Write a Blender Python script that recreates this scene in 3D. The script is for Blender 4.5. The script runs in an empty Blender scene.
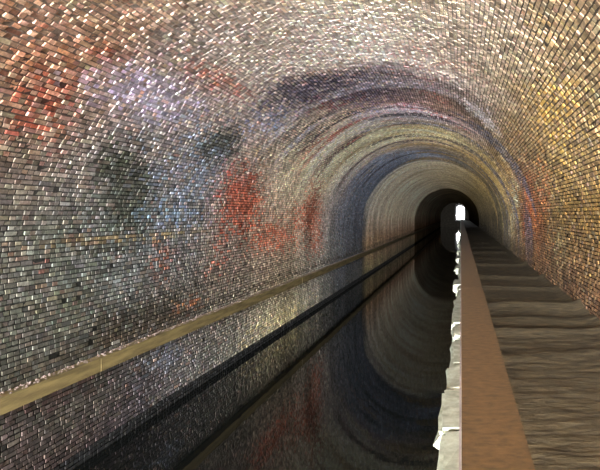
import bpy, bmesh, math, random
import numpy as np
from mathutils import Matrix, Vector

random.seed(7)
RNG = np.random.default_rng(7)

# ------------------------------------------------------------------ camera
# metres; x to the right, y along the tunnel, z up; towpath at z = 0
EYE = 1.60
FPX = 580.0                    # focal length in pixels of the 600 px frame
VPX, VPY = 461.0, 214.0        # vanishing point of the tunnel in the photograph
scene = bpy.context.scene
col = scene.collection
cd = bpy.data.cameras.new('camera')
cam = bpy.data.objects.new('camera', cd)
col.objects.link(cam)
cam.location = (0, 0, EYE)
cam.rotation_euler = (math.radians(90), 0, 0)
cd.sensor_fit = 'HORIZONTAL'
cd.sensor_width = 36
cd.lens = FPX / 600 * 36
cd.shift_x = -(VPX - 300) / 600
cd.shift_y = -(235 - VPY) / 600
cd.clip_start = 0.05
cd.clip_end = 2000
scene.camera = cam

# ------------------------------------------------------------------ light
MOUTH_Y = -13.0                # open tunnel mouth behind the photographer
END_Y = 150.0                  # the lined tunnel ends in an added wall, its narrow bore made up
EXIT_Y = 212.0                 # daylight end of the added bore
world = bpy.data.worlds.new('sky')
scene.world = world
world.use_nodes = True
bg = world.node_tree.nodes['Background']
bg.inputs[0].default_value = (0.96, 0.98, 1.0, 1)
bg.inputs[1].default_value = 14.0

def portal(name, loc, rx, sx, sy):
    d = bpy.data.lights.new(name, 'AREA')
    d.shape = 'RECTANGLE'; d.size = sx; d.size_y = sy
    d.cycles.is_portal = True
    o = bpy.data.objects.new(name, d)
    col.objects.link(o)
    o.location = loc
    o.rotation_euler = (rx, 0, 0)
    return o
# daylight enters through the mouth behind the camera and the far opening
portal('daylight_mouth', (-1.61, MOUTH_Y, 1.3), math.radians(90), 7.6, 6.6)
portal('daylight_far_opening', (-0.2, EXIT_Y + .1, 2.1), math.radians(-90), 2.8, 5.0)

scene.view_settings.view_transform = 'Standard'
scene.view_settings.look = 'None'
scene.view_settings.gamma = 1
scene.view_settings.use_curve_mapping = False
scene.view_settings.exposure = 4.9

# ------------------------------------------------------------------ helpers
def lin(c):
    c = np.asarray(c, float) / 255.0
    return np.where(c <= .04045, c / 12.92, ((c + .055) / 1.055) ** 2.4)

def tag(o, label=None, cat=None, group=None, kind=None):
    if label: o['label'] = label
    if cat: o['category'] = cat
    if group: o['group'] = group
    if kind: o['kind'] = kind
    return o

def link_mesh(name, verts, faces, mat, parent=None, smooth=False, colors=None):
    me = bpy.data.meshes.new(name)
    me.from_pydata([tuple(v) for v in verts], [], [tuple(f) for f in faces])
    me.update()
    if smooth:
        me.polygons.foreach_set('use_smooth', np.ones(len(me.polygons), bool))
    if colors is not None:
        a = me.color_attributes.new('stain', 'FLOAT_COLOR', 'POINT')
        a.data.foreach_set('color', np.asarray(colors, np.float32).ravel())
    if mat: me.materials.append(mat)
    o = bpy.data.objects.new(name, me)
    col.objects.link(o)
    if parent: o.parent = parent
    return o

def fast_mesh(name, V, F, mat, parent=None, colors=None):
    """V (n,3), F (m,4) quads, by numpy"""
    me = bpy.data.meshes.new(name)
    V = np.ascontiguousarray(V, np.float32); F = np.ascontiguousarray(F, np.int32)
    me.vertices.add(len(V)); me.vertices.foreach_set('co', V.ravel())
    me.loops.add(F.size); me.loops.foreach_set('vertex_index', F.ravel())
    me.polygons.add(len(F))
    me.polygons.foreach_set('loop_start', np.arange(0, F.size, 4, dtype=np.int32))
    me.update(calc_edges=True)
    me.polygons.foreach_set('use_smooth', np.zeros(len(F), bool))
    if colors is not None:
        a = me.color_attributes.new('stain', 'FLOAT_COLOR', 'POINT')
        a.data.foreach_set('color', np.ascontiguousarray(colors, np.float32).ravel())
    me.materials.append(mat)
    o = bpy.data.objects.new(name, me)
    col.objects.link(o)
    if parent: o.parent = parent
    return o

def hash2(i, j, s):
    n = np.sin(i * 127.1 + j * 311.7 + s * 74.7) * 43758.5453
    return n - np.floor(n)

def vnoise(x, y, s=0):
    xi = np.floor(x); yi = np.floor(y); fx = x - xi; fy = y - yi
    fx = fx * fx * (3 - 2 * fx); fy = fy * fy * (3 - 2 * fy)
    a = hash2(xi, yi, s); b = hash2(xi + 1, yi, s); c = hash2(xi, yi + 1, s); d = hash2(xi + 1, yi + 1, s)
    return (a * (1 - fx) + b * fx) * (1 - fy) + (c * (1 - fx) + d * fx) * fy

def fbm(x, y, s=0, o=4):
    t = 0; a = .5; w = 0
    for k in range(o):
        t = t + a * vnoise(x * 2 ** k, y * 2 ** k, s + k * 3.3); w += a; a *= .55
    return t / w

# ------------------------------------------------------------------ tunnel section
XC, RAD, SPRING = -1.61, 3.66, 0.85
XL, XR = XC - RAD, XC + RAD
COURSE = math.pi * RAD / 186
NL, NA, NR = 51, 186, 19
UL = NL * COURSE
UA = UL + math.pi * RAD
UR = UA + NR * COURSE
WATER = EYE - 3.45

def section(u, inset=0.0):
    """perimeter length u -> x, z, inward normal nx, nz"""
    u = np.asarray(u, float)
    th = np.clip((u - UL) / RAD, 0, math.pi)
    nx = np.cos(th); nz = -np.sin(th)
    x = XC - RAD * np.cos(th); z = SPRING + RAD * np.sin(th)
    z = z + np.where(u < UL, u - UL, 0) - np.where(u > UA, u - UA, 0)
    return x + nx * inset, z + nz * inset, nx, nz

def pixel_to_wall(px, py):
    """the point of the lining seen at a pixel of the photograph -> (y, u)"""
    dx = (px - VPX) / FPX; dz = (VPY - py) / FPX
    a = dx * dx + dz * dz
    b = 2 * (dx * -XC + dz * (EYE - SPRING))
    c = XC * XC + (EYE - SPRING) ** 2 - RAD * RAD
    t = (-b + math.sqrt(b * b - 4 * a * c)) / (2 * a)
    z = EYE + dz * t
    if z >= SPRING:
        th = math.atan2(z - SPRING, -(dx * t - XC))
        return t, UL + th * RAD
    t = (XL if dx < 0 else XR) / dx
    z = EYE + dz * t
    return (t, UL - (SPRING - z)) if dx < 0 else (t, UA + (SPRING - z))

# ------------------------------------------------------------------ colour of the lining
# stain and shade palette: colour of the brick face by distance along the tunnel (columns) and
# by height around the arch (rows); mineral deposits, soot, rust and gold algae, with some light and shade baked in
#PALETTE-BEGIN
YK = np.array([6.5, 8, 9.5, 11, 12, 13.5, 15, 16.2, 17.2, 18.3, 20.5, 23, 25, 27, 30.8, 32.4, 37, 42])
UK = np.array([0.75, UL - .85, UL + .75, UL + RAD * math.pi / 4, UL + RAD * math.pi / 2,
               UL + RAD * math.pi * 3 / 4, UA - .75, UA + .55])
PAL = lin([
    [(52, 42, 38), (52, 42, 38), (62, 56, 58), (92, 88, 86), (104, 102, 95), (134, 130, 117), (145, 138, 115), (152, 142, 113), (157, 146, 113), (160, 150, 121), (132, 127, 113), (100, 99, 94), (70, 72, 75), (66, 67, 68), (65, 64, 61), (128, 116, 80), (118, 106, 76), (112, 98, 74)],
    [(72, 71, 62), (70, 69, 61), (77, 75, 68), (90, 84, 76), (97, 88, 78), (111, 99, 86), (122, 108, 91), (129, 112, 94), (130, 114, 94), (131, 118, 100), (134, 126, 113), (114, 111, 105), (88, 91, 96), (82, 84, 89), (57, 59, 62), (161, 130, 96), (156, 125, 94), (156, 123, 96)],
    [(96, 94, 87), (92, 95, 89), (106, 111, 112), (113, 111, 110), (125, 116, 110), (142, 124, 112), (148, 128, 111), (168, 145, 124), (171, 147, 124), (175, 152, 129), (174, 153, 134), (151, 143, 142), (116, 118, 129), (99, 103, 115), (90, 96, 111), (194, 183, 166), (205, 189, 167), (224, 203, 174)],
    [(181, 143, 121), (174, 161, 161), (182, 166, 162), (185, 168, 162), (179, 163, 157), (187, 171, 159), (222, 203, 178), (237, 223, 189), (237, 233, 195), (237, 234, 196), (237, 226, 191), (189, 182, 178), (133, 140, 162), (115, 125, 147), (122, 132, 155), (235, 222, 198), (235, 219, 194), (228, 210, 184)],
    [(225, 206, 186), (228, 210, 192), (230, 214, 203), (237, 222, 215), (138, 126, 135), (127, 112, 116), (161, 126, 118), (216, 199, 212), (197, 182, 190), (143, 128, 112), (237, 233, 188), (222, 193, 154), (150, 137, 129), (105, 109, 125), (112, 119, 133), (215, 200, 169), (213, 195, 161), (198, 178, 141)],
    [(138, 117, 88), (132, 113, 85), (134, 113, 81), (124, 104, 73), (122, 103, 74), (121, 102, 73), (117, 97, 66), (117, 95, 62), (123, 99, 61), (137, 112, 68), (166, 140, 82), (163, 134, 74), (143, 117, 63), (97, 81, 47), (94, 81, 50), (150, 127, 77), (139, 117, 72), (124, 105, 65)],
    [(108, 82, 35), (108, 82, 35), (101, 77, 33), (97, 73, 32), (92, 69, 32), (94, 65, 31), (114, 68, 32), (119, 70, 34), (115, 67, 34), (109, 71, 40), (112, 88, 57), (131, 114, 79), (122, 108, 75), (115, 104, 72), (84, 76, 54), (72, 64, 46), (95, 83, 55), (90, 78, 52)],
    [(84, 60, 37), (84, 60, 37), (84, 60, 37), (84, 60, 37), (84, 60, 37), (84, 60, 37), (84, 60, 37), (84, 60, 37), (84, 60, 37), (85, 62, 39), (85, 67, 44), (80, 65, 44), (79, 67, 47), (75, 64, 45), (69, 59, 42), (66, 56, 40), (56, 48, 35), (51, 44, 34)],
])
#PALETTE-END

def palette_colour(Y, U):
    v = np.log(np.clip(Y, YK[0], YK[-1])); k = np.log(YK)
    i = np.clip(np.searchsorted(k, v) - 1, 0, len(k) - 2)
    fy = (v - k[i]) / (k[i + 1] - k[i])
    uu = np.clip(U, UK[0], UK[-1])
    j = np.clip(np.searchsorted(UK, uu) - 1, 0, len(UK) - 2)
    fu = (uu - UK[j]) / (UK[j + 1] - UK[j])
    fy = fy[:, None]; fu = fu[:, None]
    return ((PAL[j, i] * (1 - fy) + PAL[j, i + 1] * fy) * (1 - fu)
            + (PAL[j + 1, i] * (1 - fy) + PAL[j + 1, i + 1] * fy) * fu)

# patches of deposit, rust and soot: centre and half axes as seen in the photograph
# (turned into distance and height on the lining), slant in degrees, colour, density
PATCHES = [
    (45, 85, 46, 52, 0, (176, 84, 62), .66), (105, 50, 34, 15, 0, (180, 82, 60), .58), (60, 62, 60, 30, 0, (206, 170, 132), .35),
    (215, 80, 40, 17, 20, (186, 92, 68), .62), (262, 100, 26, 14, 25, (176, 92, 70), .40),
    (150, 96, 58, 28, 10, (184, 172, 206), .75), (95, 120, 30, 16, 0, (176, 150, 128), .35),
    (128, 192, 24, 46, 0, (58, 62, 50), 1.2), (112, 160, 18, 20, 0, (66, 70, 58), .9), (218, 147, 26, 15, -38, (66, 73, 68), 1.3),
    (194, 172, 40, 52, 0, (142, 155, 176), .58), (178, 215, 36, 14, 0, (130, 152, 176), .6), (270, 118, 30, 20, -20, (150, 160, 200), .6),
    (242, 200, 21, 34, 8, (172, 80, 50), .95), (272, 236, 26, 17, 0, (168, 84, 54), .8), (311, 216, 9, 32, 0, (168, 80, 50), .85),
    (218, 252, 9, 28, 0, (180, 84, 56), .5), (160, 256, 13, 22, 0, (132, 76, 56), .5), (294, 228, 10, 24, 0, (176, 86, 56), .5),
    (82, 241, 62, 5, -3, (118, 98, 66), .6), (180, 233, 34, 4, -8, (150, 130, 84), .5), (104, 250, 26, 5, -4, (62, 62, 52), .8),
    (70, 300, 60, 40, 0, (84, 82, 66), .5), (150, 318, 60, 18, -22, (52, 45, 33), .85),
    (190, 304, 15, 8, -20, (150, 96, 62), .65), (40, 270, 8, 16, 0, (150, 76, 60), .4),
    (300, 90, 40, 17, -15, (86, 80, 100), .95), (350, 90, 44, 20, 0, (80, 74, 98), .95), (400, 100, 36, 12, 18, (110, 92, 100), .5),
    (330, 104, 30, 8, -10, (176, 100, 92), .4), (415, 109, 50, 4, 12, (196, 92, 84), .55), (448, 100, 26, 6, 28, (190, 100, 88), .5),
    (372, 112, 26, 7, -12, (186, 184, 214), .6), (296, 62, 90, 16, 0, (236, 224, 214), .4),
    (380, 160, 12, 6, -35, (136, 150, 178), .9), (420, 154, 22, 3, 6, (136, 150, 178), .8),
    (430, 64, 46, 22, 10, (170, 96, 82), .30), (330, 66, 60, 18, 0, (180, 112, 96), .2),
    (312, 145, 34, 18, -35, (214, 198, 164), .5), (262, 150, 16, 16, 0, (200, 176, 132), .35),
    (490, 132, 10, 22, -25, (176, 168, 176), .5),
    (468, 110, 26, 5, 35, (96, 80, 66), .95), (493, 142, 22, 5, 56, (104, 82, 50), .95), (482, 117, 24, 4, 42, (186, 178, 180), .9), (503, 152, 20, 4, 64, (170, 160, 136), .8),
    (556, 120, 26, 60, 0, (180, 142, 66), .55), (548, 60, 40, 20, 0, (206, 180, 140), .35),
    (544, 190, 7, 40, 0, (144, 80, 42), .55), (530, 200, 7, 38, 0, (144, 74, 40), .65), (516, 198, 4, 34, 0, (150, 160, 140), .6),
    (508, 160, 6, 24, -25, (168, 134, 66), .6), (524, 150, 8, 26, -20, (110, 84, 52), .5), (510, 135, 14, 20, -35, (132, 98, 60), .45),
    (560, 240, 14, 30, 0, (96, 84, 56), .5),
    (60, 392, 60, 14, -22, (66, 48, 42), .75), (165, 358, 34, 13, -24, (104, 108, 118), .5), (282, 318, 34, 10, -30, (206, 188, 132), .45),
]
def patch_frames():
    out = []
    for (px, py, rx, ry, ang, c, dens) in PATCHES:
        a = math.radians(ang); ca, sa = math.cos(a), math.sin(a)
        y0, u0 = pixel_to_wall(px, py)
        e = 3.0
        y1, u1 = pixel_to_wall(px + e * ca, py + e * sa)
        y2, u2 = pixel_to_wall(px - e * sa, py + e * ca)
        J = np.array([[math.log(y1 / y0) * rx / e, math.log(y2 / y0) * ry / e], [(u1 - u0) * rx / e, (u2 - u0) * ry / e]])
        out.append((math.log(y0), u0, np.linalg.inv(J), lin(c), dens))
    return out
FRAMES = patch_frames()

def stain(Y, U, rnd):
    """colour per brick: palette + patches, broken up by noise and by brick"""
    Y = np.maximum(Y, 3.0)
    n1 = fbm(Y * .9, U * .9, 1) - .5
    n2 = fbm(Y * .9, U * .9, 9) - .5
    c = palette_colour(Y * np.exp(n1 * np.where(Y > 18, .07, .16)), U + n2 * .9)
    if rnd is None: rnd = np.full(len(Y), .5)
    v = np.log(Y)
    nn = fbm(v * 14, U * 2.2, 21) - .5
    for (v0, u0, Ji, pc, dens) in FRAMES:
        d = Ji @ np.stack([v - v0, U - u0]) / 1.15
        m = np.exp(-np.sum(d * d, 0) * .9)
        t = np.clip((m * dens * 1.4 + nn * .55 * (m > .05) - rnd * 1.0) * 1.6, 0, .85) * np.clip(m * 5, 0, 1)
        c = c * (1 - t[:, None]) + pc * t[:, None]
    # seepage streaks that follow the rings of the vault
    st = fbm(Y * 1.5 + .5 * n2, U * .3, 31) - .5
    c = c * np.exp(st * 1.4 * np.clip((Y - 9) / 8, 0, 1))[:, None]
    for sd, pc, y0, y1, amt, ue in ((41, (176, 92, 82), 13.5, 26, .9, 8), (47, (74, 72, 84), 12.5, 33, .9, 12.5), (53, (190, 186, 206), 12, 21, .9, 8), (59, (196, 160, 84), 17, 40, .5, 12)):
        t = np.clip((fbm(Y * 1.9 + .6 * n1, U * .33 + sd, sd, 3) - .56) * 9, 0, 1) * np.clip((Y - y0) / 2, 0, 1) * np.clip((y1 - Y) / 5, 0, 1)
        t = amt * t * np.clip((U - UL - 1.2) / 2, 0, 1) * np.clip((UL + ue - U) / 1.5, 0, 1) * np.where(rnd < .75, 1, .3)
        c = c * (1 - t[:, None]) + lin(pc) * t[:, None]
    # black wet foot of the wall along the waterline, dirt line above the ledge
    x, z, _, _ = section(U)
    wet = np.clip((WATER + .20 + .06 * n1 - z) / .06, 0, 1) * (U < UL)
    c = c * (1 - wet[:, None]) + .006 * wet[:, None]
    dirt = np.clip(1 - np.abs(z + .30) / .16, 0, 1) * (U < UL) * (.35 + 1.3 * np.clip(nn + .4, 0, 1)) * (rnd < .8)
    c = c * (1 - .75 * dirt[:, None]) + lin((58, 48, 34)) * .75 * dirt[:, None]
    return np.clip(c, .0006, .85)

# ------------------------------------------------------------------ materials
def new_mat(name):
    m = bpy.data.materials.new(name); m.use_nodes = True
    nt = m.node_tree
    return m, nt, nt.nodes['Principled BSDF']

def N(nt, t, **kw):
    n = nt.nodes.new(t)
    for k, v in kw.items(): setattr(n, k, v)
    return n

def stained(name, source, rough=.85, speckle=.28, bump=.5, scale=26, spec=.3):
    """brick: base colour from the stain attribute ('mesh') or from the object's colour"""
    m, nt, p = new_mat(name)
    L = nt.links.new
    if source == 'mesh':
        a = N(nt, 'ShaderNodeAttribute'); a.attribute_name = 'stain'; csrc = a.outputs['Color']
    else:
        a = N(nt, 'ShaderNodeObjectInfo'); csrc = a.outputs['Color']
    g = N(nt, 'ShaderNodeNewGeometry')
    no = N(nt, 'ShaderNodeTexNoise'); no.inputs['Scale'].default_value = scale; no.inputs['Detail'].default_value = 4
    L(g.outputs['Position'], no.inputs['Vector'])
    mr = N(nt, 'ShaderNodeMapRange')
    mr.inputs['From Min'].default_value = .3; mr.inputs['From Max'].default_value = .7
    mr.inputs['To Min'].default_value = 1 - speckle; mr.inputs['To Max'].default_value = 1 + speckle
    L(no.outputs['Fac'], mr.inputs['Value'])
    n2 = N(nt, 'ShaderNodeTexNoise'); n2.inputs['Scale'].default_value = 5.5; n2.inputs['Detail'].default_value = 6; n2.inputs['Roughness'].default_value = .7
    L(g.outputs['Position'], n2.inputs['Vector'])
    m2 = N(nt, 'ShaderNodeMapRange')
    m2.inputs['From Min'].default_value = .35; m2.inputs['From Max'].default_value = .65
    m2.inputs['To Min'].default_value = .72; m2.inputs['To Max'].default_value = 1.28
    L(n2.outputs['Fac'], m2.inputs['Value'])
    mm = N(nt, 'ShaderNodeMath', operation='MULTIPLY'); L(mr.outputs['Result'], mm.inputs[0]); L(m2.outputs['Result'], mm.inputs[1])
    mx = N(nt, 'ShaderNodeVectorMath', operation='SCALE')
    L(csrc, mx.inputs[0]); L(mm.outputs['Value'], mx.inputs['Scale'])
    L(mx.outputs['Vector'], p.inputs['Base Color'])
    p.inputs['Roughness'].default_value = rough
    p.inputs['Specular IOR Level'].default_value = spec
    b = N(nt, 'ShaderNodeBump'); b.inputs['Strength'].default_value = bump; b.inputs['Distance'].default_value = .01
    L(no.outputs['Fac'], b.inputs['Height']); L(b.outputs['Normal'], p.inputs['Normal'])
    return m

M_BRICK = stained('brick_rows', 'mesh')
M_BRICK1 = stained('brick_single', 'object')
M_MORTAR = stained('mortar', 'mesh', rough=1, spec=0)

def plain(name, c1, c2, scale=(8, 8, 8), rough=.8, bump=.3, dist=.01, detail=5, spec=.3):
    m, nt, p = new_mat(name); L = nt.links.new
    g = N(nt, 'ShaderNodeNewGeometry')
    mp = N(nt, 'ShaderNodeMapping'); mp.inputs['Scale'].default_value = scale
    L(g.outputs['Position'], mp.inputs['Vector'])
    no = N(nt, 'ShaderNodeTexNoise'); no.inputs['Scale'].default_value = 1; no.inputs['Detail'].default_value = detail
    no.inputs['Roughness'].default_value = .62
    L(mp.outputs['Vector'], no.inputs['Vector'])
    r = N(nt, 'ShaderNodeValToRGB')
    r.color_ramp.elements[0].position = .35; r.color_ramp.elements[1].position = .68
    r.color_ramp.elements[0].color = (*c1, 1); r.color_ramp.elements[1].color = (*c2, 1)
    L(no.outputs['Fac'], r.inputs['Fac']); L(r.outputs['Color'], p.inputs['Base Color'])
    b = N(nt, 'ShaderNodeBump'); b.inputs['Strength'].default_value = bump; b.inputs['Distance'].default_value = dist
    L(no.outputs['Fac'], b.inputs['Height']); L(b.outputs['Normal'], p.inputs['Normal'])
    p.inputs['Roughness'].default_value = rough; p.inputs['Specular IOR Level'].default_value = spec
    return m

M_EARTH = plain('packed_earth', lin((56, 47, 31)), lin((90, 77, 53)), (5, 11, 5), .9, .7, .03)
M_STRIP = plain('pale_strip', lin((120, 108, 108)), lin((160, 148, 148)), (20, 6, 20), .7, .2, .003)
M_STONE = plain('pale_stone', lin((132, 134, 116)), lin((178, 178, 160)), (7, 7, 7), .7, .5, .01)
M_WALLSTONE = plain('canal_wall_stone', lin((60, 56, 50)), lin((105, 100, 90)), (3, 3, 5), .9, .6, .02)
M_LEDGE = plain('ledge_timber', lin((88, 75, 45)), lin((126, 110, 69)), (14, 1.6, 14), .8, .4, .008)
M_DEBRIS = plain('grit', lin((84, 70, 62)), lin((150, 132, 122)), (30, 30, 30), .9, .4, .005)
M_RAIL = plain('rail_timber', lin((66, 49, 27)), lin((94, 70, 40)), (24, 40, 24), .75, .3, .003)
M_POST = plain('post_timber', lin((44, 34, 23)), lin((68, 53, 36)), (30, 30, 6), .8, .4, .004)
M_END = plain('end_wall_stone', lin((62, 57, 50)), lin((92, 86, 76)), (2, 2, 3), .95, .5, .02)
M_GROUND = plain('outside_ground', lin((110, 112, 84)), lin((150, 148, 120)), (.5, .5, .5), .9, .3, .02)

def water_mat():
    m, nt, p = new_mat('canal_water'); L = nt.links.new
    p.inputs['Base Color'].default_value = (.004, .0045, .004, 1)
    p.inputs['Roughness'].default_value = .03
    p.inputs['IOR'].default_value = 1.333
    g = N(nt, 'ShaderNodeNewGeometry')
    no = N(nt, 'ShaderNodeTexNoise'); no.inputs['Scale'].default_value = 1.6; no.inputs['Detail'].default_value = 3
    L(g.outputs['Position'], no.inputs['Vector'])
    b = N(nt, 'ShaderNodeBump'); b.inputs['Strength'].default_value = .06; b.inputs['Distance'].default_value = .02
    L(no.outputs['Fac'], b.inputs['Height']); L(b.outputs['Normal'], p.inputs['Normal'])
    return m
M_WATER = water_mat()

# ------------------------------------------------------------------ lining: mortar shell + bricks
BR0, BR1 = 3.2, 66.0           # bricks are modelled one by one between these distances
HOLES_PX = [(78.5, 282), (111.5, 267.5), (90, 341), (53, 354), (157, 214), (64, 300)]
HOLES = [pixel_to_wall(*h) for h in HOLES_PX]

def lay_bricks(k0, k1):
    """brick centres of courses k0..k1: arrays y, u, half length, header flag"""
    ys, us, hl = [], [], []
    for k in range(k0, k1):
        n = int((BR1 - BR0) / .100)
        p = np.where(RNG.random(n) < (.16 if k % 2 else .04), .196, .098)     # stretchers among headers
        e = BR0 + hash2(k, 3, 1) * .11 + np.cumsum(p)
        n = int(np.searchsorted(e, BR1)); p = p[:n]; e = e[:n]
        ys.append(e - p / 2); us.append(np.full(n, (k + .5) * COURSE)); hl.append(p / 2)
    return np.concatenate(ys), np.concatenate(us), np.concatenate(hl)

# unit bricks for the single ones: few shapes, shared by many
def brick_mesh(kind, hl, v):
    r = random.Random(100 * v + int(hl * 1000))
    lb = COURSE / 2 - .007; la = hl - .0066
    V = []
    for d in (-.04, .0):
        for sa, sb in ((-1, -1), (1, -1), (1, 1), (-1, 1)):
            k = 1 if d < 0 else .975
            V.append((sa * la * k + r.uniform(-.003, .003), sb * lb * k + r.uniform(-.003, .003), d + (r.uniform(-.003, .002) if d == 0 else 0)))
    F = [(4, 5, 6, 7), (0, 3, 2, 1), (0, 1, 5, 4), (1, 2, 6, 5), (2, 3, 7, 6), (3, 0, 4, 7)]
    me = bpy.data.meshes.new('brick')
    me.from_pydata(V, [], F); me.materials.append(M_BRICK1); me.update()
    return me
UNIT = {h: [brick_mesh('b', h, v) for v in range(6)] for h in (.049, .098)}

MORTAR_TONE = .38        # sooty mortar, darker than the brick faces
def lining(name, label, k0, k1):
    u0, u1 = k0 * COURSE, k1 * COURSE
    # ---- mortar shell, running the whole length of the tunnel
    ug = np.linspace(u0, u1, max(2, int((k1 - k0) / 2) + 1))
    yg = np.concatenate([np.linspace(MOUTH_Y, BR0, 12)[:-1], np.geomspace(BR0, BR1, 150)[:-1], np.geomspace(BR1, END_Y, 60)])
    Yg, Ug = np.meshgrid(yg, ug, indexing='ij')
    x, z, nx, nz = section(Ug.ravel())
    V = np.stack([x, Yg.ravel(), z], 1)
    ny, nu = Yg.shape
    idx = np.arange(ny * nu).reshape(ny, nu)
    F = np.stack([idx[:-1, :-1], idx[:-1, 1:], idx[1:, 1:], idx[1:, :-1]], -1).reshape(-1, 4)
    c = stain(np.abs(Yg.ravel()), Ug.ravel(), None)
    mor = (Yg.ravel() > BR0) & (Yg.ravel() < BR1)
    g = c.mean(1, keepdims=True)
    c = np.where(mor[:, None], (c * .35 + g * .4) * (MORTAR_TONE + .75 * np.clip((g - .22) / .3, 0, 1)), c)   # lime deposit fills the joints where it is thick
    cc = np.concatenate([c, np.ones((len(c), 1))], 1)
    wall = fast_mesh(name, V, F, M_MORTAR, colors=cc)
    tag(wall, label, kind='structure')
    # ---- bricks
    y, u, hl = lay_bricks(k0, k1)
    rnd = RNG.random(len(y))
    keep = RNG.random(len(y)) > .002
    for hy, hu in HOLES:
        d = np.where(np.abs(u - hu) < COURSE * .55, np.abs(y - hy), 9)
        if d.min() < .2: keep[np.argmin(d)] = False
    y, u, hl, rnd = y[keep], u[keep], hl[keep], rnd[keep]
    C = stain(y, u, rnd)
    tone = np.exp(RNG.normal(0, .29, len(y)))[:, None] * np.exp(RNG.normal(0, .04, (len(y), 3)))
    br = np.clip(RNG.normal(-.25, .45, len(y)), 0, .8)[:, None]          # some bricks show bare brown or buff clay
    lum = C.mean(1, keepdims=True)
    bare = np.where(RNG.random(len(y))[:, None] < .6, np.array([[1.5, .95, .7]]), np.array([[1.25, 1.1, .75]])) * lum
    C = C * (1 - br) + bare * br
    C = np.clip(C * tone, .0006, .9)
    rough = 1 + 1.1 * np.clip((9.5 - y) / 2, 0, 1) * np.clip((u - UL - 1.2) / .6, 0, 1) * (u < UL + 4.2)   # battered brick high on the near left
    rough = np.maximum(rough, 1 + .7 * np.clip((u - UL - 8.6) / .8, 0, 1) * np.clip((26 - y) / 6, 0, 1))   # and on the right
    prot = .0075 + (rough * RNG.normal(0, .0036, len(y))).clip(-.0045, .016)
    uc = u + .010 * (fbm(y * .8, u * .7, 61, 2) - .5) + RNG.normal(0, .0012, len(y)) * rough
    ua = u; u = uc
    x, z, nx, nz = section(u)
    # size in the photograph, to choose the bricks that show largest
    px = VPX + FPX * x / y; py = VPY - FPX * (z - EYE) / y
    vis = (px > 30) & (px < 571) & (py > 44) & (py < 404) & ~((x < -4) & (z < -.40) & (z > -.68)) & (z > WATER + .04) & ~((x > 0) & (z < .05))
    e = .05
    x2, z2, _, _ = section(u + e)
    ay = FPX * np.stack([x / (y + e) - x / y, -(z - EYE) / (y + e) + (z - EYE) / y], 1) / e
    au = FPX * np.stack([(x2 - x) / y, -(z2 - z) / y], 1) / e
    area = np.abs(ay[:, 0] * au[:, 1] - ay[:, 1] * au[:, 0]) * hl * 2 * COURSE
    area[~vis] = 0
    order = np.argsort(-area)[:300]
    single = np.zeros(len(y), bool); single[order] = area[order] > 0
    # joined remainder
    m = ~single
    n = m.sum()
    yy, uu, hh, pp = y[m], u[m], hl[m], prot[m]
    X, Z, NX, NZ = x[m], z[m], nx[m], nz[m]
    TX, TZ = -NZ, NX           # tangent, along growing u
    sj = np.abs(RNG.normal(0, .003, n)); hj = np.abs(RNG.normal(0, .002, n)) - .001
    verts = np.zeros((n, 8, 3), np.float32)
    q = 0
    for d in (0, 1):
        for sa, sb in ((-1, -1), (1, -1), (1, 1), (-1, 1)):
            k = 1.0 if d == 0 else .975
            la = (hh - .0068 - sj) * k * sa + RNG.normal(0, .0030, n)
            lb = (COURSE / 2 - .0072 - hj) * k * sb + RNG.normal(0, .0026, n)
            dd = -.02 if d == 0 else pp + RNG.normal(0, .0016, n) * rough[m]
            verts[:, q, 0] = X + NX * dd + TX * lb
            verts[:, q, 1] = yy + la
            verts[:, q, 2] = Z + NZ * dd + TZ * lb
            q += 1
    base = (np.arange(n) * 8)[:, None, None]
    fc = np.array([(4, 7, 6, 5), (0, 4, 5, 1), (1, 5, 6, 2), (2, 6, 7, 3), (3, 7, 4, 0)])[None]
    F = (base + fc).reshape(-1, 4)
    cc = np.repeat(np.concatenate([C[m], np.ones((n, 1))], 1), 8, 0)
    st = fast_mesh('brickwork', verts.reshape(-1, 3), F, M_BRICK, wall, colors=cc)
    st['kind'] = 'stuff'
    # single bricks
    for i in np.nonzero(single)[0]:
        me = UNIT[.049 if hl[i] < .07 else .098][random.randrange(6)]
        o = bpy.data.objects.new('brick', me)
        col.objects.link(o)
        o.parent = wall
        a = Vector((0, 1, 0)); nn = Vector((nx[i], 0, nz[i])); b = nn.cross(a)
        M = Matrix((a, b, nn)).transposed().to_4x4()
        M.translation = Vector((x[i], y[i], z[i])) + nn * float(prot[i])
        o.matrix_local = M @ Matrix.Rotation(random.gauss(0, .012), 4, 'Z') @ Matrix.Rotation(random.gauss(0, .02), 4, 'Y')
        o.color = (*[float(v) for v in C[i]], 1)
    return wall

wall_left = lining('wall_left', 'weathered grey and rust brick side wall rising from the canal', 0, NL)
ceiling = lining('ceiling', 'brick barrel vault stained white, purple, red and gold', NL, NL + NA)
wall_right = lining('wall_right', 'gold and dark brick wall beside the towpath', NL + NA, NL + NA + NR)

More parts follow.
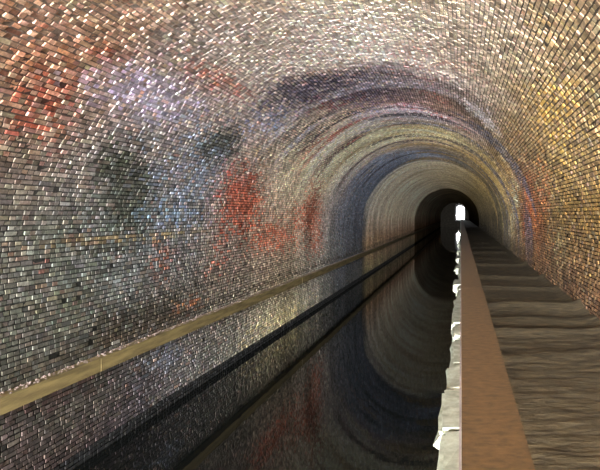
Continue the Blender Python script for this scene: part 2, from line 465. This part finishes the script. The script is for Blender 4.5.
# ------------------------------------------------------------------ added far end wall, its long narrow bore made up to limit daylight
def end_wall():
    bm = bmesh.new()
    y = END_Y
    ox0, ox1, zt = -1.5, 1.1, 3.4
    n = 14
    out = []
    arch = [(ox0, -.2)]
    for k in range(n + 1):
        t = math.pi * (1 - k / n)
        arch.append(((ox0 + ox1) / 2 + (ox1 - ox0) / 2 * math.cos(t), zt + 1.0 * math.sin(t)))
    arch.append((ox1, -.2))
    rim = [(XL - .1, -2.3)]
    for k in range(n + 1):
        t = math.pi * (1 - k / n)
        rim.append((XC + (RAD + .1) * math.cos(t), SPRING + (RAD + .1) * math.sin(t)))
    rim.append((XR + .1, -2.3))
    rows = []
    for yy in (y, EXIT_Y):
        rows.append([[bm.verts.new((p[0], yy, p[1])) for p in ring] for ring in (arch, rim)])
    for s in range(len(arch)):
        s -= 1
        for yy in (0, 1):
            a, b = rows[yy]
            bm.faces.new((a[s], a[s + 1], b[s + 1], b[s]))
        bm.faces.new((rows[0][0][s], rows[0][0][s + 1], rows[1][0][s + 1], rows[1][0][s]))
    bmesh.ops.recalc_face_normals(bm, faces=bm.faces[:])
    me = bpy.data.meshes.new('wall_far_added'); bm.to_mesh(me); bm.free()
    me.materials.append(M_END)
    o = bpy.data.objects.new('wall_far_added', me); col.objects.link(o)
    tag(o, 'added far end wall with a made-up narrow bore that limits the daylight', kind='structure')
end_wall()

# ------------------------------------------------------------------ water
w = link_mesh('canal_water', [(XL + .022, MOUTH_Y - 30, WATER), (-.031, MOUTH_Y - 30, WATER), (-.031, END_Y - .02, WATER), (XL + .022, END_Y - .02, WATER)],
              [(0, 1, 2, 3)], M_WATER)
tag(w, 'still black canal water between the brick wall and the towpath', 'water', kind='stuff')

bed = link_mesh('floor_canal', [(XL - .02, MOUTH_Y - 30, -2.28), (-.02, MOUTH_Y - 30, -2.28), (-.02, END_Y, -2.28), (XL - .02, END_Y, -2.28)], [(0, 1, 2, 3)], M_END)
tag(bed, 'dark muddy bed of the canal under the water', kind='structure')

# ------------------------------------------------------------------ towpath
RIDGES = [(6.6, .02), (7.2, .014), (7.9, .03), (8.75, .03), (10.1, .06), (12.5, .07), (14.6, .06), (18.2, .08), (20.5, .04), (23.8, .08),
          (27.5, .07), (31.5, .08), (36.5, .08), (42, .09), (49, .09), (57, .1), (66, .1)]
def path_height(X, Y):
    h = .05 * (fbm(X * 1.3, Y * .8, 4) - .5) + .022 * (fbm(X * 5, Y * 9, 5) - .5)
    for k, (ry, a) in enumerate(RIDGES):
        s = .16 + ry * .012
        d = Y - (ry + .35 * (vnoise(X * 1.1 + k * 7, X * 0 + k, 6) - .5))
        h = h + .85 * a * (np.exp(-(d / s) ** 2) - .9 * np.exp(-((d - 1.7 * s) / (s * 1.1)) ** 2)) * (.6 + .8 * vnoise(X * .9 + k * 3, X * 0, 8))
    h = h + .10 * np.clip((X - 1.75) / .35, 0, 1) ** 2 * (.3 + fbm(X * 3, Y * 2, 12))
    return h

def towpath():
    xs = np.linspace(.02, XR + .06, 44)
    ys = np.concatenate([np.linspace(MOUTH_Y - 8, 1, 20)[:-1], np.arange(1, 14, .035), np.geomspace(14, 70, 420)[:-1], np.geomspace(70, END_Y - .03, 60)])
    Yg, Xg = np.meshgrid(ys, xs, indexing='ij')
    z = path_height(Xg.ravel(), Yg.ravel()) * np.clip(Xg.ravel() / .3, 0, 1)
    V = np.stack([Xg.ravel(), Yg.ravel(), z], 1)
    ny, nx = Yg.shape
    idx = np.arange(ny * nx).reshape(ny, nx)
    F = np.stack([idx[:-1, :-1], idx[:-1, 1:], idx[1:, 1:], idx[1:, :-1]], -1).reshape(-1, 4)
    o = fast_mesh('floor', V, F, M_EARTH)
    o.data.polygons.foreach_set('use_smooth', np.ones(len(o.data.polygons), bool))
    tag(o, 'rutted brown earth towpath beside the handrail', kind='structure')
towpath()

# ------------------------------------------------------------------ canal-side wall of the towpath with its coping stones
def box_verts(x0, x1, y0, y1, z0, z1):
    return [(x0, y0, z0), (x1, y0, z0), (x1, y1, z0), (x0, y1, z0), (x0, y0, z1), (x1, y0, z1), (x1, y1, z1), (x0, y1, z1)]
BOXF = [(0, 3, 2, 1), (4, 5, 6, 7), (0, 1, 5, 4), (1, 2, 6, 5), (2, 3, 7, 6), (3, 0, 4, 7)]
# one solid body of masonry and fill under the whole path, so no daylight gets in from below
wt = link_mesh('wall_towpath', box_verts(-.03, XR - .03, MOUTH_Y - 8, END_Y - .03, -2.3, -.20), BOXF, M_WALLSTONE)
tag(wt, 'stone retaining wall of the towpath rising from the canal', kind='structure')

def bevel_box(name, x0, x1, y0, y1, z0, z1, mat, parent, bev=.02, seg=2, jit=0.0, cuts=0):
    bm = bmesh.new()
    vs = [bm.verts.new(v) for v in box_verts(x0, x1, y0, y1, z0, z1)]
    for f in BOXF: bm.faces.new([vs[i] for i in f])
    if cuts:
        bmesh.ops.subdivide_edges(bm, edges=bm.edges[:], cuts=cuts, use_grid_fill=True)
    if jit:
        for v in bm.verts:
            v.co += Vector((random.uniform(-jit, jit), random.uniform(-jit, jit), random.uniform(-jit, jit) * .7))
    if bev:
        es = [e for e in bm.edges if len(e.link_faces) == 2 and e.calc_face_angle() > .9]
        bmesh.ops.bevel(bm, geom=es, offset=bev, segments=seg, affect='EDGES', clamp_overlap=True)
    bmesh.ops.recalc_face_normals(bm, faces=bm.faces[:])
    me = bpy.data.meshes.new(name); bm.to_mesh(me); bm.free()
    me.materials.append(mat)
    o = bpy.data.objects.new(name, me); col.objects.link(o)
    if parent: o.parent = parent
    return o

# y start, y end, left edge x
COPE = [(MOUTH_Y - 8, -9, -.14), (-8.97, -4, -.15), (-3.97, 1.17, -.14), (1.2, 2.2, -.15), (2.22, 3.3, -.17), (3.32, 4.3, -.15), (4.32, 5.28, -.172), (5.33, 6.20, -.137), (6.28, 7.42, -.120),
        (7.68, 8.50, -.113), (8.52, 10.02, -.138), (10.08, 11.0, -.126)]
yy = 11.05
k = 0
while yy < END_Y - 5:
    L = random.uniform(.8, 1.5) * (1 if yy < 40 else 1.6 if yy < 75 else 3.5)
    proud = any(yy < t <= yy + L for t in (13.7, 17.7, 21.6, 25.2, 31, 37, 45))
    COPE.append((yy + .04, yy + L, -.175 if proud else random.uniform(-.10, -.06)))
    yy += L
for (a, b, xl) in COPE:
    bevel_box('coping_stone', xl, .24, a, b, -.2 + .004, random.uniform(-.012, .012), M_STONE, wt, bev=.03, seg=2, jit=.012, cuts=2)

# ------------------------------------------------------------------ timber ledge along the left wall
led = bpy.data.objects.new('timber_ledge', None); col.objects.link(led)
led.location = (XL, 6, -.63)
tag(led, 'long olive timber fender ledge running along the left brick wall', 'ledge')
bpy.context.view_layer.update()
def to_local(o, parent):
    o.parent = parent
    o.matrix_parent_inverse = parent.matrix_world.inverted()
ZT = EYE - 2.037
cuts_y = [MOUTH_Y, -8, 3.0]
yy = 3.0
while yy < END_Y - 8:
    yy += 5.2 if yy < 60 else 20
    cuts_y.append(min(yy, END_Y - .05))
for a, b in zip(cuts_y[:-1], cuts_y[1:]):
    o = bevel_box('beam', XL + .027, XL + .18 + random.uniform(-.004, .004), a + .004, b - .004, ZT - .19, ZT + random.uniform(-.004, .004), M_LEDGE, None, bev=.012, seg=1)
    to_local(o, led)
# grit and fallen mortar lying on the ledge
V, F = [], []
for i in range(1500):
    y = 5 + 40 * random.random() ** 1.8
    r = random.uniform(.006, .02)
    x = XL + .05 + abs(random.gauss(0, .055)); x = min(x, XL + .165)
    b = len(V)
    for d in ((1, 0, 0), (0, 1, 0), (-1, 0, 0), (0, -1, 0), (0, 0, 1)):
        V.append((x + d[0] * r * random.uniform(.6, 1.3), y + d[1] * r * random.uniform(.8, 2), ZT + .006 + d[2] * r * random.uniform(.5, 1.2)))
    F += [(b, b + 1, b + 4), (b + 1, b + 2, b + 4), (b + 2, b + 3, b + 4), (b + 3, b, b + 4)]
g = link_mesh('grit', V, F, M_DEBRIS)
tag(g, 'crumbs of fallen mortar and grit lying along the timber ledge', 'grit', kind='stuff')

# ------------------------------------------------------------------ handrail
hr = bpy.data.objects.new('handrail', None); col.objects.link(hr)
hr.location = (.087, 2, 0)
tag(hr, 'wide brown timber handrail running the length of the towpath', 'handrail')
bpy.context.view_layer.update()
RT = 1.0
ry = [-8.0, -2.0, 4.7, 11.4, 18.1, 24.8, 31.5, 38.2, 44.9, 51.6, 65, 85, 110, 149.9]
for a, b in zip(ry[:-1], ry[1:]):
    o = bevel_box('rail', .002, .174, a + .002, b - .002, RT - .11, RT, M_RAIL, None, bev=.008, seg=2)
    to_local(o, hr)
    o = bevel_box('edge_strip', -.005, .001, a + .002, b - .002, RT - .09, RT + .001, M_STRIP, None, bev=.001, seg=1)
    to_local(o, hr)
y = -6
while y < 60:
    o = bevel_box('post', .04, .14, y, y + .1, -.02, RT - .108, M_POST, None, bev=.006, seg=1)
    to_local(o, hr)
    y += 2.4

# ------------------------------------------------------------------ ground outside both ends
for nm, y0, y1, lab in (('ground_near', MOUTH_Y - 60, MOUTH_Y, 'open ground outside the tunnel mouth behind'), ('ground_far', EXIT_Y + .1, EXIT_Y + 150, 'open ground beyond the far opening')):
    o = link_mesh(nm, box_verts(.02, 40, y0, y1, -.6, -.1) , BOXF, M_GROUND)
    tag(o, lab, kind='structure')
